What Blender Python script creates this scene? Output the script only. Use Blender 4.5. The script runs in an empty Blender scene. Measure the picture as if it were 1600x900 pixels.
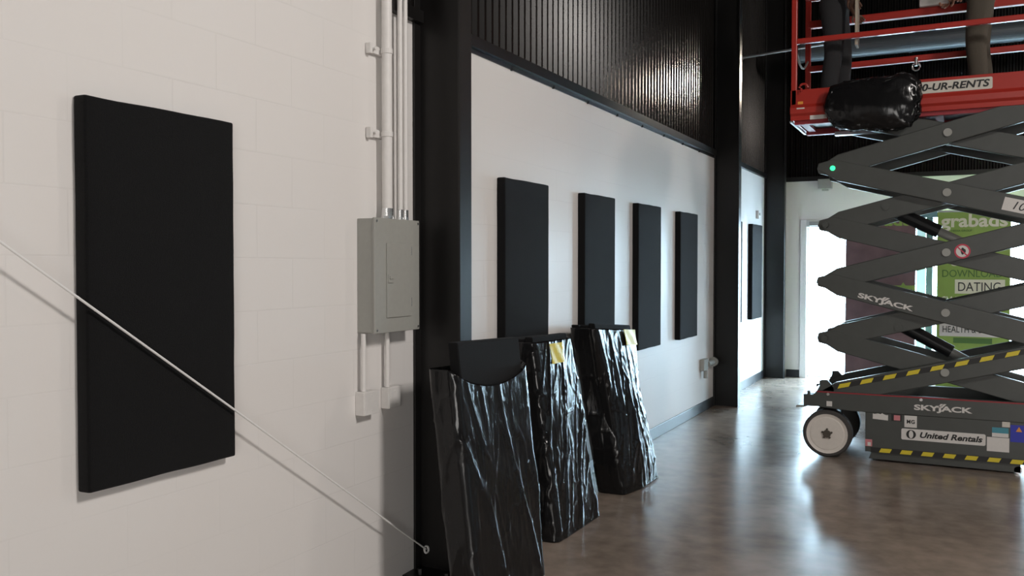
import bpy, bmesh, math, random
from mathutils import Vector, Matrix, noise, Euler
random.seed(7)
PI = math.pi
scene = bpy.context.scene
C = scene.collection
R = math.radians

# ------------------------------------------------------------------ camera, world, lights, exposure
cam_d = bpy.data.cameras.new('camera'); cam = bpy.data.objects.new('camera', cam_d); C.objects.link(cam)
cam.location = (0, 0, 1.528); cam.rotation_euler = (R(90 - 1.392), 0, R(26.67))
cam_d.sensor_width = 36; cam_d.lens = 31.5; cam_d.clip_start = 0.05
scene.camera = cam
scene.view_settings.view_transform = 'Standard'; scene.view_settings.look = 'None'
scene.view_settings.gamma = 1; scene.view_settings.use_curve_mapping = False
scene.view_settings.exposure = 0.0
world = bpy.data.worlds.new('world'); scene.world = world; world.use_nodes = True
wn = world.node_tree.nodes['Background']
wn.inputs['Color'].default_value = (0.64, 0.84, 1.0, 1); wn.inputs['Strength'].default_value = 42

def area_light(name, loc, target, size, power, color=(1, 1, 1), sy=None):
    d = bpy.data.lights.new(name, 'AREA'); d.energy = power; d.color = color
    d.shape = 'RECTANGLE'; d.size = size; d.size_y = sy or size
    o = bpy.data.objects.new(name, d); C.objects.link(o); o.location = loc
    o.rotation_euler = (Vector(target) - Vector(loc)).to_track_quat('-Z', 'Y').to_euler()
    return o
area_light('ceiling_light_key', (3.4, 2.2, 5.0), (-2.4, 2.6, 1.3), 0.8, 225, (1.0, 0.94, 0.89), 0.8)
area_light('ceiling_light_far', (4.4, 9.0, 4.4), (-2.0, 9.0, 2.2), 0.5, 60, (1.0, 0.88, 0.78))
wl = area_light('corner_light', (-1.15, 12.1, 4.05), (-2.4, 9.35, 3.5), 0.25, 1.8, (1.0, 0.86, 0.72))
wl.data.spread = R(24)
area_light('front_fill_light', (2.5, -4.2, 1.6), (0.3, 6.0, 0.6), 3.0, 170, (1.0, 0.97, 0.93), 2.0)  # added unseen fill from behind the camera; the front wall has no window
po = area_light('glazing_portal', (0.15, 12.9, 1.12), (0.15, 0, 1.12), 4.3, 1, (1, 1, 1), 2.2)
po.data.cycles.is_portal = True

# ------------------------------------------------------------------ materials
def mat(name, color, rough=0.5, metal=0.0, spec=0.5, coat=0.0, bump=0.0, bscale=40, detail=3, emit=None, var=0.0, sheen=0.0):
    m = bpy.data.materials.new(name); m.use_nodes = True
    nt = m.node_tree; b = nt.nodes['Principled BSDF']
    b.inputs['Base Color'].default_value = (*color, 1); b.inputs['Roughness'].default_value = rough
    b.inputs['Metallic'].default_value = metal; b.inputs['Specular IOR Level'].default_value = spec
    b.inputs['Coat Weight'].default_value = coat; b.inputs['Sheen Weight'].default_value = sheen
    if emit:
        b.inputs['Emission Color'].default_value = (*emit[0], 1); b.inputs['Emission Strength'].default_value = emit[1]
    tc = nt.nodes.new('ShaderNodeTexCoord')
    n = nt.nodes.new('ShaderNodeTexNoise'); n.inputs['Scale'].default_value = bscale; n.inputs['Detail'].default_value = detail
    nt.links.new(tc.outputs['Object'], n.inputs['Vector'])
    if bump:
        bp = nt.nodes.new('ShaderNodeBump'); bp.inputs['Strength'].default_value = bump; bp.inputs['Distance'].default_value = 0.01
        nt.links.new(n.outputs['Fac'], bp.inputs['Height']); nt.links.new(bp.outputs['Normal'], b.inputs['Normal'])
    mx = nt.nodes.new('ShaderNodeMix'); mx.data_type = 'RGBA'
    v = var or 0.06
    mx.inputs[6].default_value = tuple(c * (1 - v) for c in color) + (1,); mx.inputs[7].default_value = tuple(min(1, c * (1 + v)) for c in color) + (1,)
    nt.links.new(n.outputs['Fac'], mx.inputs[0]); nt.links.new(mx.outputs[2], b.inputs['Base Color'])
    return m

def block_mat(name, color, ax):
    m = bpy.data.materials.new(name); m.use_nodes = True
    nt = m.node_tree; b = nt.nodes['Principled BSDF']; L = nt.links.new
    tc = nt.nodes.new('ShaderNodeTexCoord'); sp = nt.nodes.new('ShaderNodeSeparateXYZ'); cb = nt.nodes.new('ShaderNodeCombineXYZ')
    L(tc.outputs['Object'], sp.inputs[0]); L(sp.outputs[ax], cb.inputs[0])
    ad = nt.nodes.new('ShaderNodeMath'); ad.operation = 'ADD'; ad.inputs[1].default_value = 0.2032 - 0.137
    L(sp.outputs[2], ad.inputs[0]); L(ad.outputs[0], cb.inputs[1])
    br = nt.nodes.new('ShaderNodeTexBrick'); L(cb.outputs[0], br.inputs['Vector'])
    br.inputs['Scale'].default_value = 1; br.inputs['Brick Width'].default_value = 0.4064; br.inputs['Row Height'].default_value = 0.2032
    br.inputs['Mortar Size'].default_value = 0.0035; br.inputs['Mortar Smooth'].default_value = 0.6
    br.inputs['Color1'].default_value = (1, 1, 1, 1); br.inputs['Color2'].default_value = (1, 1, 1, 1); br.inputs['Mortar'].default_value = (0, 0, 0, 1)
    n = nt.nodes.new('ShaderNodeTexNoise'); n.inputs['Scale'].default_value = 1.3; n.inputs['Detail'].default_value = 5
    L(tc.outputs['Object'], n.inputs['Vector'])
    n2 = nt.nodes.new('ShaderNodeTexNoise'); n2.inputs['Scale'].default_value = 90; n2.inputs['Detail'].default_value = 4
    L(tc.outputs['Object'], n2.inputs['Vector'])
    # the paint fills some joints more than others
    rmp = nt.nodes.new('ShaderNodeMapRange'); rmp.inputs[1].default_value = 0.35; rmp.inputs[2].default_value = 0.65
    rmp.inputs[3].default_value = 0.05; rmp.inputs[4].default_value = 1.0; L(n.outputs['Fac'], rmp.inputs[0])
    inv = nt.nodes.new('ShaderNodeMath'); inv.operation = 'MULTIPLY'; L(br.outputs['Fac'], inv.inputs[0]); L(rmp.outputs[0], inv.inputs[1])
    h = nt.nodes.new('ShaderNodeMath'); h.operation = 'MULTIPLY_ADD'; L(inv.outputs[0], h.inputs[0]); h.inputs[1].default_value = -0.5
    h2 = nt.nodes.new('ShaderNodeMath'); h2.operation = 'MULTIPLY'; L(n2.outputs['Fac'], h2.inputs[0]); h2.inputs[1].default_value = 0.12
    L(h2.outputs[0], h.inputs[2])
    bp = nt.nodes.new('ShaderNodeBump'); bp.inputs['Strength'].default_value = 0.22; bp.inputs['Distance'].default_value = 0.005
    L(h.outputs[0], bp.inputs['Height']); L(bp.outputs['Normal'], b.inputs['Normal'])
    mx = nt.nodes.new('ShaderNodeMix'); mx.data_type = 'RGBA'; L(inv.outputs[0], mx.inputs[0])
    mx.inputs[6].default_value = (*color, 1); mx.inputs[7].default_value = (*[c * 0.95 for c in color], 1)
    L(mx.outputs[2], b.inputs['Base Color']); b.inputs['Roughness'].default_value = 0.42; b.inputs['Specular IOR Level'].default_value = 0.4
    return m

def concrete_mat():
    m = bpy.data.materials.new('polished_concrete'); m.use_nodes = True
    nt = m.node_tree; b = nt.nodes['Principled BSDF']; L = nt.links.new
    tc = nt.nodes.new('ShaderNodeTexCoord')
    n = nt.nodes.new('ShaderNodeTexNoise'); n.inputs['Scale'].default_value = 0.9; n.inputs['Detail'].default_value = 7; n.inputs['Roughness'].default_value = 0.62
    n.inputs['Distortion'].default_value = 0.6
    n2 = nt.nodes.new('ShaderNodeTexNoise'); n2.inputs['Scale'].default_value = 9; n2.inputs['Detail'].default_value = 6
    for q in (n, n2): L(tc.outputs['Object'], q.inputs['Vector'])
    cr = nt.nodes.new('ShaderNodeValToRGB')
    e = cr.color_ramp.elements; e[0].position = 0.3; e[0].color = (0.15, 0.12, 0.095, 1); e[1].position = 0.7; e[1].color = (0.42, 0.335, 0.275, 1)
    ad = nt.nodes.new('ShaderNodeMix'); ad.inputs[0].default_value = 0.35
    L(n.outputs['Fac'], ad.inputs[2]); L(n2.outputs['Fac'], ad.inputs[3]); L(ad.outputs[0], cr.inputs[0])
    L(cr.outputs[0], b.inputs['Base Color'])
    mr = nt.nodes.new('ShaderNodeMapRange'); mr.inputs[1].default_value = 0.3; mr.inputs[2].default_value = 0.7
    mr.inputs[3].default_value = 0.18; mr.inputs[4].default_value = 0.27; L(n.outputs['Fac'], mr.inputs[0]); L(mr.outputs[0], b.inputs['Roughness'])
    b.inputs['Specular IOR Level'].default_value = 0.55
    return m

def glass_mat():
    m = bpy.data.materials.new('clear_glass'); m.use_nodes = True
    nt = m.node_tree; nt.nodes.clear(); L = nt.links.new
    o = nt.nodes.new('ShaderNodeOutputMaterial'); mx = nt.nodes.new('ShaderNodeMixShader')
    t = nt.nodes.new('ShaderNodeBsdfTransparent'); t.inputs[0].default_value = (0.93, 0.97, 0.98, 1)
    g = nt.nodes.new('ShaderNodeBsdfGlossy'); g.inputs['Roughness'].default_value = 0.02
    mx.inputs[0].default_value = 0.06; L(t.outputs[0], mx.inputs[1]); L(g.outputs[0], mx.inputs[2]); L(mx.outputs[0], o.inputs[0])
    return m

def plastic_mat():
    m = bpy.data.materials.new('black_plastic_sheet'); m.use_nodes = True
    nt = m.node_tree; b = nt.nodes['Principled BSDF']; L = nt.links.new
    b.inputs['Base Color'].default_value = (0.009, 0.009, 0.0095, 1); b.inputs['Roughness'].default_value = 0.15
    b.inputs['Specular IOR Level'].default_value = 0.3
    tc = nt.nodes.new('ShaderNodeTexCoord'); mp = nt.nodes.new('ShaderNodeMapping'); mp.inputs['Scale'].default_value = (26, 26, 6)
    mp.inputs['Rotation'].default_value = (0.25, 0, 0)
    n = nt.nodes.new('ShaderNodeTexNoise'); n.inputs['Scale'].default_value = 1.0; n.inputs['Detail'].default_value = 4; n.inputs['Distortion'].default_value = 1.2
    L(tc.outputs['Object'], mp.inputs[0]); L(mp.outputs[0], n.inputs['Vector'])
    v = nt.nodes.new('ShaderNodeTexVoronoi'); v.feature = 'SMOOTH_F1'; v.inputs['Scale'].default_value = 1.4; L(mp.outputs[0], v.inputs['Vector'])
    ad = nt.nodes.new('ShaderNodeMath'); L(n.outputs['Fac'], ad.inputs[0]); L(v.outputs['Distance'], ad.inputs[1])
    bp = nt.nodes.new('ShaderNodeBump'); bp.inputs['Strength'].default_value = 0.09; bp.inputs['Distance'].default_value = 0.015
    L(ad.outputs[0], bp.inputs['Height']); L(bp.outputs['Normal'], b.inputs['Normal'])
    return m

M = dict(
    block=block_mat('painted_block', (0.76, 0.735, 0.715), 1), block_back=block_mat('painted_block_back', (0.76, 0.735, 0.715), 0),
    concrete=concrete_mat(), glass=glass_mat(), bag=plastic_mat(),
    black_paint=mat('black_paint', (0.012, 0.011, 0.011), 0.38, bump=0.05),
    black_siding=mat('black_metal_siding', (0.007, 0.006, 0.0055), 0.26, metal=0.0, spec=0.22),
    steel_black=mat('black_steel', (0.008, 0.0072, 0.007), 0.38, spec=0.4, bump=0.03),
    base=mat('black_vinyl', (0.02, 0.021, 0.024), 0.35),
    fabric=mat('black_fabric', (0.006, 0.006, 0.0065), 0.9, spec=0.15, bump=0.5, bscale=420, sheen=0.05),
    white_paint=mat('white_paint', (0.72, 0.70, 0.68), 0.45), grey_enamel=mat('grey_enamel', (0.33, 0.33, 0.305), 0.38),
    chrome=mat('zinc_metal', (0.7, 0.7, 0.7), 0.25, metal=1.0), white_cord=mat('white_cord', (0.8, 0.79, 0.78), 0.7),
    lift_grey=mat('dark_grey_paint', (0.062, 0.066, 0.061), 0.42, var=0.12, bscale=12), lift_dark=mat('black_machine_paint', (0.012, 0.012, 0.013), 0.45),
    red=mat('red_paint', (0.42, 0.03, 0.02), 0.34, coat=0.2), rubber=mat('black_rubber', (0.06, 0.055, 0.052), 0.8, bump=0.2, bscale=60),
    rim=mat('cream_paint', (0.74, 0.68, 0.62), 0.5), hub=mat('brown_hub', (0.10, 0.085, 0.07), 0.5, metal=0.5),
    white_vinyl=mat('white_vinyl', (0.72, 0.69, 0.66), 0.45), black_vinyl=mat('black_ink', (0.015, 0.015, 0.015), 0.5),
    yellow=mat('yellow_vinyl', (0.72, 0.58, 0.03), 0.45), red_line=mat('red_vinyl', (0.30, 0.02, 0.03), 0.5),
    sign_red=mat('sign_red', (0.55, 0.04, 0.08), 0.45), blue=mat('blue_vinyl', (0.03, 0.04, 0.42), 0.45), teal=mat('teal_vinyl', (0.06, 0.28, 0.36), 0.45),
    orange=mat('orange_vinyl', (0.8, 0.33, 0.05), 0.45), pink=mat('pink_vinyl', (0.62, 0.22, 0.24), 0.45), cream=mat('cream_vinyl', (0.66, 0.62, 0.55), 0.5),
    ban_green=mat('banner_green', (0.30, 0.46, 0.10), 0.5, var=0.1, bscale=3), ban_dark=mat('banner_dark_green', (0.09, 0.20, 0.05), 0.5),
    ban_cream=mat('banner_cream', (0.84, 0.84, 0.66), 0.5), ban_brown=mat('banner_maroon', (0.20, 0.125, 0.13), 0.55, var=0.5, bscale=4),
    alu=mat('brushed_aluminium', (0.62, 0.64, 0.66), 0.3, metal=0.9), mull=mat('blue_grey_mullion', (0.045, 0.075, 0.115), 0.4),
    pale_panel=mat('pale_blue_panel', (0.50, 0.62, 0.86), 0.4), door_white=mat('white_door_paint', (0.78, 0.79, 0.80), 0.4),
    duct=mat('grey_duct_metal', (0.10, 0.12, 0.135), 0.4, metal=0.3), pave=mat('pale_pavement', (0.6, 0.6, 0.6), 0.8, bump=0.2),
    skin=mat('brown_skin', (0.13, 0.065, 0.04), 0.55), skin2=mat('tan_skin', (0.48, 0.25, 0.17), 0.55), hair=mat('dark_hair', (0.012, 0.009, 0.008), 0.6),
    denim=mat('charcoal_cotton', (0.022, 0.022, 0.024), 0.9, bump=0.3, bscale=200), khaki=mat('olive_cotton', (0.085, 0.072, 0.055), 0.9, bump=0.3, bscale=200),
    shirt1=mat('black_cotton', (0.012, 0.012, 0.014), 0.9, bump=0.3, bscale=150), shirt2=mat('grey_cotton', (0.28, 0.28, 0.29), 0.9, bump=0.3, bscale=150),
    boot=mat('brown_leather', (0.06, 0.045, 0.032), 0.5), board=mat('tan_board', (0.42, 0.36, 0.28), 0.6), green_reflection=mat('green_reflection', (0.02, 0.5, 0.2), 0.3, emit=((0.05, 1.0, 0.4), 1.5)),  # the green emission paints in a reflection
    ink=mat('dark_ink', (0.03, 0.035, 0.03), 0.5),
)

# ------------------------------------------------------------------ helpers
def rootloc(o):
    v = Vector((0, 0, 0))
    while o: v += o.location; o = o.parent
    return v
def obj(name, bm, material, parent=None, smooth=False, bevel=0.0, world=True, label=None):
    me = bpy.data.meshes.new(name)
    if isinstance(bm, bpy.types.Mesh): me = bm
    else:
        bmesh.ops.recalc_face_normals(bm, faces=bm.faces); bm.to_mesh(me); bm.free()
    if parent and world: me.transform(Matrix.Translation(-rootloc(parent)))
    if isinstance(bm, bpy.types.Mesh): me.materials.clear()
    for q in (material if isinstance(material, (list, tuple)) else [material]): me.materials.append(q)
    if smooth:
        for p in me.polygons: p.use_smooth = True
    o = bpy.data.objects.new(name, me); C.objects.link(o)
    if parent: o.parent = parent
    if bevel:
        md = o.modifiers.new('bevel', 'BEVEL'); md.width = bevel; md.segments = 2; md.limit_method = 'ANGLE'; md.angle_limit = R(40)
    if label: o['label'] = label
    return o
def tag(o, label, cat, group=None):
    o['label'] = label; o['category'] = cat
    if group: o['group'] = group
    return o
def thing(name, label, cat, loc=(0, 0, 0), group=None):
    o = bpy.data.objects.new(name, None); C.objects.link(o); o.location = loc; o.empty_display_size = 0.1
    return tag(o, label, cat, group)
def struct(name, bm, m, parent=None, **k):
    o = obj(name, bm, m, parent, **k)
    if not parent: o['kind'] = 'structure'
    return o
def copy_tree(o, parent=None):
    c = o.copy(); C.objects.link(c)
    if parent: c.parent = parent; c.matrix_parent_inverse = o.matrix_parent_inverse.copy()
    for ch in list(o.children): copy_tree(ch, c)
    return c
def B(): return bmesh.new()
def box(bm, x0, x1, y0, y1, z0, z1, mi=0):
    vs = [bm.verts.new((x, y, z)) for x in (x0, x1) for y in (y0, y1) for z in (z0, z1)]
    for f in ((0, 1, 3, 2), (4, 6, 7, 5), (0, 4, 5, 1), (2, 3, 7, 6), (0, 2, 6, 4), (1, 5, 7, 3)):
        bm.faces.new([vs[i] for i in f]).material_index = mi
    return bm
def frame(d):
    d = Vector(d).normalized(); a = Vector((0, 0, 1)) if abs(d.z) < 0.9 else Vector((1, 0, 0))
    u = d.cross(a).normalized(); return u, d.cross(u).normalized()
def cyl(bm, p, q, r, r2=None, n=20):
    p, q = Vector(p), Vector(q); r2 = r if r2 is None else r2; u, v = frame(q - p)
    a = [bm.verts.new(p + (u * math.cos(2 * PI * i / n) + v * math.sin(2 * PI * i / n)) * r) for i in range(n)]
    b = [bm.verts.new(q + (u * math.cos(2 * PI * i / n) + v * math.sin(2 * PI * i / n)) * r2) for i in range(n)]
    for i in range(n): bm.faces.new((a[i], a[(i + 1) % n], b[(i + 1) % n], b[i]))
    bm.faces.new(a[::-1]); bm.faces.new(b); return bm
def tube(bm, pts, r, n=12):
    pts = [Vector(p) for p in pts]; rings = []
    for i, p in enumerate(pts):
        d = (pts[min(i + 1, len(pts) - 1)] - pts[max(i - 1, 0)])
        u, v = frame(d); rings.append([bm.verts.new(p + (u * math.cos(2 * PI * k / n) + v * math.sin(2 * PI * k / n)) * r) for k in range(n)])
    for a, b in zip(rings, rings[1:]):
        for k in range(n): bm.faces.new((a[k], a[(k + 1) % n], b[(k + 1) % n], b[k]))
    bm.faces.new(rings[0][::-1]); bm.faces.new(rings[-1]); return bm
def lathe_y(bm, cx, cz, prof, n=40):
    """prof: (y, r) list turned about the y axis at (cx, cz)"""
    rings = []
    for y, r in prof:
        rings.append([bm.verts.new((cx + r * math.cos(2 * PI * k / n), y, cz + r * math.sin(2 * PI * k / n))) for k in range(n)])
    for a, b in zip(rings, rings[1:]):
        for k in range(n): bm.faces.new((a[k], a[(k + 1) % n], b[(k + 1) % n], b[k]))
    bm.faces.new(rings[0]); bm.faces.new(rings[-1][::-1]); return bm
def prism(bm, poly, y0, y1):
    """polygon in x,z extruded along y"""
    a = [bm.verts.new((x, y0, z)) for x, z in poly]; b = [bm.verts.new((x, y1, z)) for x, z in poly]
    n = len(poly)
    for i in range(n): bm.faces.new((a[i], a[(i + 1) % n], b[(i + 1) % n], b[i]))
    bm.faces.new(a[::-1]); bm.faces.new(b); return bm
def beam(bm, p, q, w, h):
    """rectangular bar p->q, width w across, height h towards world up"""
    p, q = Vector(p), Vector(q); d = (q - p).normalized()
    s = d.cross(Vector((0, 0, 1))); s = s.normalized() if s.length > 1e-4 else Vector((1, 0, 0)); u = s.cross(d).normalized()
    c = [(-w / 2, -h / 2), (w / 2, -h / 2), (w / 2, h / 2), (-w / 2, h / 2)]
    a = [bm.verts.new(p + s * i + u * j) for i, j in c]; b = [bm.verts.new(q + s * i + u * j) for i, j in c]
    for i in range(4): bm.faces.new((a[i], a[(i + 1) % 4], b[(i + 1) % 4], b[i]))
    bm.faces.new(a[::-1]); bm.faces.new(b); return bm
def text_mesh(body, width, height, bold=0.0, shear=0.0, depth=0.002, spacing=1.0):
    cu = bpy.data.curves.new('lettering', 'FONT'); cu.body = body; cu.size = 1; cu.offset = bold; cu.shear = shear; cu.extrude = 0.01; cu.space_character = spacing
    cu.resolution_u = 4
    o = bpy.data.objects.new('lettering_tmp', cu); C.objects.link(o)
    bpy.context.view_layer.update()
    me = bpy.data.meshes.new_from_object(o.evaluated_get(bpy.context.evaluated_depsgraph_get()))
    bpy.data.objects.remove(o); bpy.data.curves.remove(cu)
    xs = [v.co.x for v in me.vertices]; ys = [v.co.y for v in me.vertices]
    sx = width / (max(xs) - min(xs)); sy = height / (max(ys) - min(ys))
    x0, y0 = min(xs), min(ys)
    for v in me.vertices: v.co = ((v.co.x - x0) * sx, (v.co.y - y0) * sy, v.co.z * depth / 0.02)
    return me
def lettering(body, origin, width, height, material, parent, right=(1, 0, 0), up=(0, 0, 1), name='lettering', **k):
    me = text_mesh(body, width, height, **k)
    r = Vector(right).normalized(); u = Vector(up); u = (u - r * u.dot(r)).normalized(); n = r.cross(u)
    m = Matrix((r, u, n)).transposed().to_4x4(); m.translation = Vector(origin); me.transform(m)
    return obj(name, me, material, parent)
def rbox(bm, w, h, d, r=0.012, seg=3):
    """soft slab: y width, z height, x thickness, rounded edges"""
    b2 = bmesh.new(); box(b2, 0, d, 0, w, 0, h)
    bmesh.ops.bevel(b2, geom=b2.edges[:], offset=r, segments=seg, affect='EDGES', profile=0.6)
    me = bpy.data.meshes.new('t'); b2.to_mesh(me); b2.free(); bm.from_mesh(me); bpy.data.meshes.remove(me); return bm

WX = -2.425       # block wall face
YB = 12.75        # back wall face
TOP = 2.757       # top of the white blocks

# ------------------------------------------------------------------ room shell
struct('floor', box(B(), -2.7, 7.2, -4.7, YB + 0.25, -0.2, 0), M['concrete'])
struct('ceiling', box(B(), -2.7, 7.2, -4.7, YB + 0.25, 5.6, 5.75), M['black_paint'])
bm = box(B(), -2.65, WX, 3.5, YB, 0, TOP); box(bm, -2.65, WX, -4.5, 3.5, 0, 3.2)
struct('wall_left', bm, M['block'])
def corrugated(axis, a0, a1, face, z0, z1, pitch, depth, sign):
    bm = B(); prof = []; a = a0
    while a < a1:
        prof += [(a, 0), (a + pitch * 0.28, 0), (a + pitch * 0.5, depth), (a + pitch * 0.78, depth)]; a += pitch
    prof.append((a1, 0))
    prev = None
    for p, d in prof:
        pts = [((face + sign * d, p, z) if axis == 'y' else (p, face + sign * d, z)) for z in (z0, z1)]
        vs = [bm.verts.new(q) for q in pts]
        if prev: bm.faces.new((prev[0], vs[0], vs[1], prev[1]))
        prev = vs
    # solid back
    g = 0.12
    return bm
bm = corrugated('y', 3.5, YB, WX - 0.02, TOP, 5.6, 0.085, 0.022, 1); box(bm, -2.65, WX - 0.022, 3.5, YB, TOP, 5.6); box(bm, -2.65, WX - 0.022, -4.5, 3.5, 3.2, 5.6)
struct('wall_left_siding', bm, M['black_siding'])
bm = B()
box(bm, -2.65, -1.985, YB, YB + 0.2, 0, 2.715); box(bm, -1.985, -1.02, YB, YB + 0.2, 2.16, 2.715); box(bm, -1.02, 2.32, YB, YB + 0.2, 2.235, 2.715); box(bm, 2.32, 7.2, YB, YB + 0.2, 0, 2.715)
struct('wall_back', bm, M['block_back'])
bm = corrugated('x', -2.42, 7.0, YB + 0.0, 2.715, 5.6, 0.068, 0.022, -1); box(bm, -2.65, 7.2, YB + 0.002, YB + 0.2, 2.715, 5.6)
struct('wall_back_siding', bm, M['black_siding'])
struct('wall_right', box(B(), 7.0, 7.2, -4.5, YB, 0, TOP), M['block'])
struct('wall_right_siding', box(B(), 7.0, 7.2, -4.5, YB, TOP, 5.6), M['black_siding'])
struct('wall_front', box(B(), -2.65, 7.2, -4.7, -4.5, 0, TOP), M['block_back'])
struct('wall_front_siding', box(B(), -2.65, 7.2, -4.7, -4.5, TOP, 5.6), M['black_siding'])
# black angle along the top of the white blocks with its bolts
bm = box(B(), WX, WX + 0.035, 3.52, 9.7, TOP - 0.03, TOP + 0.03); box(bm, WX, WX + 0.008, 3.75, 9.7, TOP - 0.055, TOP - 0.03)
y = 4.2
while y < 9.6:
    cyl(bm, (WX + 0.001, y, TOP - 0.052), (WX + 0.02, y, TOP - 0.052), 0.011, n=6); y += 0.61
box(bm, WX, WX + 0.035, 9.86, YB, TOP - 0.03, TOP + 0.03)
struct('trim_1', bm, M['steel_black'])
struct('trim_2', box(B(), -2.19, 7.0, YB - 0.035, YB, 2.685, 2.745), M['steel_black'])
bm = box(B(), WX, WX + 0.012, 3.87, 9.725, 0, 0.105); box(bm, WX, WX + 0.012, 9.86, 12.49, 0, 0.105)
struct('baseboard_left', bm, M['base'], bevel=0.004)
struct('baseboard_back', box(B(), -2.16, -1.985, YB - 0.012, YB, 0, 0.105), M['base'], bevel=0.004)
struct('ground_outside', box(B(), -14, 16, YB + 0.25, 40, -0.25, -0.03), M['pave'])

# glazed entrance in the back wall
fy0, fy1 = YB + 0.02, YB + 0.11
bm = B(); box(bm, -1.985, -1.90, YB - 0.015, fy1, 0, 2.16); box(bm, -1.90, -1.02, YB - 0.015, fy1, 2.06, 2.16); box(bm, -1.10, -1.02, YB - 0.015, fy1, 0, 2.06)
d1 = struct('door_1', bm, M['door_white'], bevel=0.005)
bm = B(); box(bm, -1.898, -1.882, fy0 + 0.02, fy1 - 0.02, 0.01, 2.055); box(bm, -1.118, -1.102, fy0 + 0.02, fy1 - 0.02, 0.01, 2.055)
box(bm, -1.882, -1.118, fy0 + 0.02, fy1 - 0.02, 2.035, 2.055); box(bm, -1.882, -1.118, fy0 + 0.02, fy1 - 0.02, 0.01, 0.03)
obj('door_leaf', bm, M['door_white'], d1)
obj('door_glass', box(B(), -1.882, -1.118, fy0 + 0.04, fy0 + 0.05, 0.03, 2.035), M['glass'], d1)
bm = box(B(), -1.86, -1.62, YB - 0.06, YB + 0.03, 2.075, 2.13); box(bm, -1.66, -1.63, YB - 0.09, YB - 0.06, 2.08, 2.10); box(bm, -1.66, -1.36, YB - 0.09, YB - 0.075, 2.085, 2.105)
obj('door_closer', bm, M['alu'], d1, bevel=0.004)
cyl_h = B(); cyl(cyl_h, (-1.17, YB - 0.02, 0.85), (-1.17, YB - 0.02, 1.2), 0.012); box(cyl_h, -1.18, -1.16, YB - 0.02, fy0 + 0.02, 0.86, 0.88); box(cyl_h, -1.18, -1.16, YB - 0.02, fy0 + 0.02, 1.17, 1.19)
obj('door_handle', cyl_h, M['alu'], d1)
bm = B(); box(bm, -1.02, 2.32, fy0, fy1, 2.16, 2.235); box(bm, -1.02, 2.32, fy0, fy1, 0, 0.08)
for x in (-0.42, 0.72, 1.5, 2.24): box(bm, x, x + 0.08, fy0, fy1, 0.08, 2.16)
w1 = struct('window_1', bm, M['mull'], bevel=0.004)
obj('window_panel', box(B(), -0.53, -0.425, fy0 - 0.01, fy1, 0.08, 2.16), M['pale_panel'], w1)  # opaque panel added to stand in for a pale strip of the glazing
bm = B()
for a, b in ((-1.02, -0.53), (-0.34, 0.72), (0.80, 1.5), (1.58, 2.24)): box(bm, a, b, fy0 + 0.04, fy0 + 0.05, 0.08, 2.16)
obj('window_glass', bm, M['glass'], w1)

# ------------------------------------------------------------------ black steel columns
def column(y0, label, x0=WX, base=True):
    r = thing('steel_column', label, 'column', (x0 + 0.13, y0 + 0.056, 0), 'black steel columns along the block wall')
    w, d = 0.113, 0.27
    bm = B(); box(bm, x0, x0 + 0.014, y0, y0 + w, 0.0, 5.6)
    obj('flange', bm, M['steel_black'], r, bevel=0.002)
    bm = B(); box(bm, x0 + d - 0.014, x0 + d, y0, y0 + w, 0.0, 5.6); obj('flange', bm, M['steel_black'], r, bevel=0.002)
    obj('web', box(B(), x0 + 0.014, x0 + d - 0.014, y0 + w / 2 - 0.005, y0 + w / 2 + 0.005, 0.0, 5.6), M['steel_black'], r)
    if base:
        bm = box(B(), x0, x0 + d + 0.06, y0 - 0.10, y0 + w + 0.06, 0, 0.022)
        for yy in (y0 - 0.05, y0 + w + 0.03):
            for xx in (x0 + 0.07, x0 + 0.22): cyl(bm, (xx, yy, 0.02), (xx, yy, 0.05), 0.014, n=6)
        obj('base_plate', bm, M['steel_black'], r)
    return r
column(3.736, 'nearest black steel column, between the grey electrical box and the wrapped panels')
column(9.73, 'black steel column standing past the fourth black panel of the row', base=False)
column(12.50, 'black steel column in the far corner by the bright doorway', base=False)

# ------------------------------------------------------------------ acoustic panels on the wall
def panel_proto():
    bm = B(); rbox(bm, 0.6, 1.215, 0.054, 0.009)
    bmesh.ops.subdivide_edges(bm, edges=[e for e in bm.edges if e.calc_length() > 0.3], cuts=10, use_grid_fill=True)
    for v in bm.verts:
        q = noise.noise(Vector((v.co.x * 3, v.co.y * 5, v.co.z * 5))) * 0.0035
        if v.co.y < 0.01 or v.co.y > 0.59: v.co.y += q
        if v.co.z < 0.01 or v.co.z > 1.2: v.co.z += q
    o = obj('acoustic_panel', bm, M['fabric'], smooth=True); return o
P0 = panel_proto()
plabels = ['large black fabric acoustic panel nearest the camera, behind the white cord',
           'black fabric acoustic panel just past the nearest column, first of the row of four',
           'black fabric acoustic panel above the rear wrapped bundle, second of the row of four',
           'black fabric acoustic panel right of the bundles, third of the row of four',
           'black fabric acoustic panel nearest the middle column, last of the row of four',
           'black acoustic panel mostly hidden behind the middle column on the bright far wall',
           'black acoustic panel nearest the far corner column on the bright far wall']
for i, (y0, z0) in enumerate(((1.848, 0.833), (4.628, 0.83), (5.858, 0.83), (7.028, 0.832), (8.25, 0.83), (10.29, 0.85), (11.49, 0.85))):
    o = P0 if i == 0 else copy_tree(P0)
    o.location = (WX + 0.001, y0, z0)
    tag(o, plabels[i], 'acoustic panel', 'black acoustic panels hung on the block wall')
    if i in (0,): o.scale = (1, 0.618 / 0.6, 1)

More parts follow.
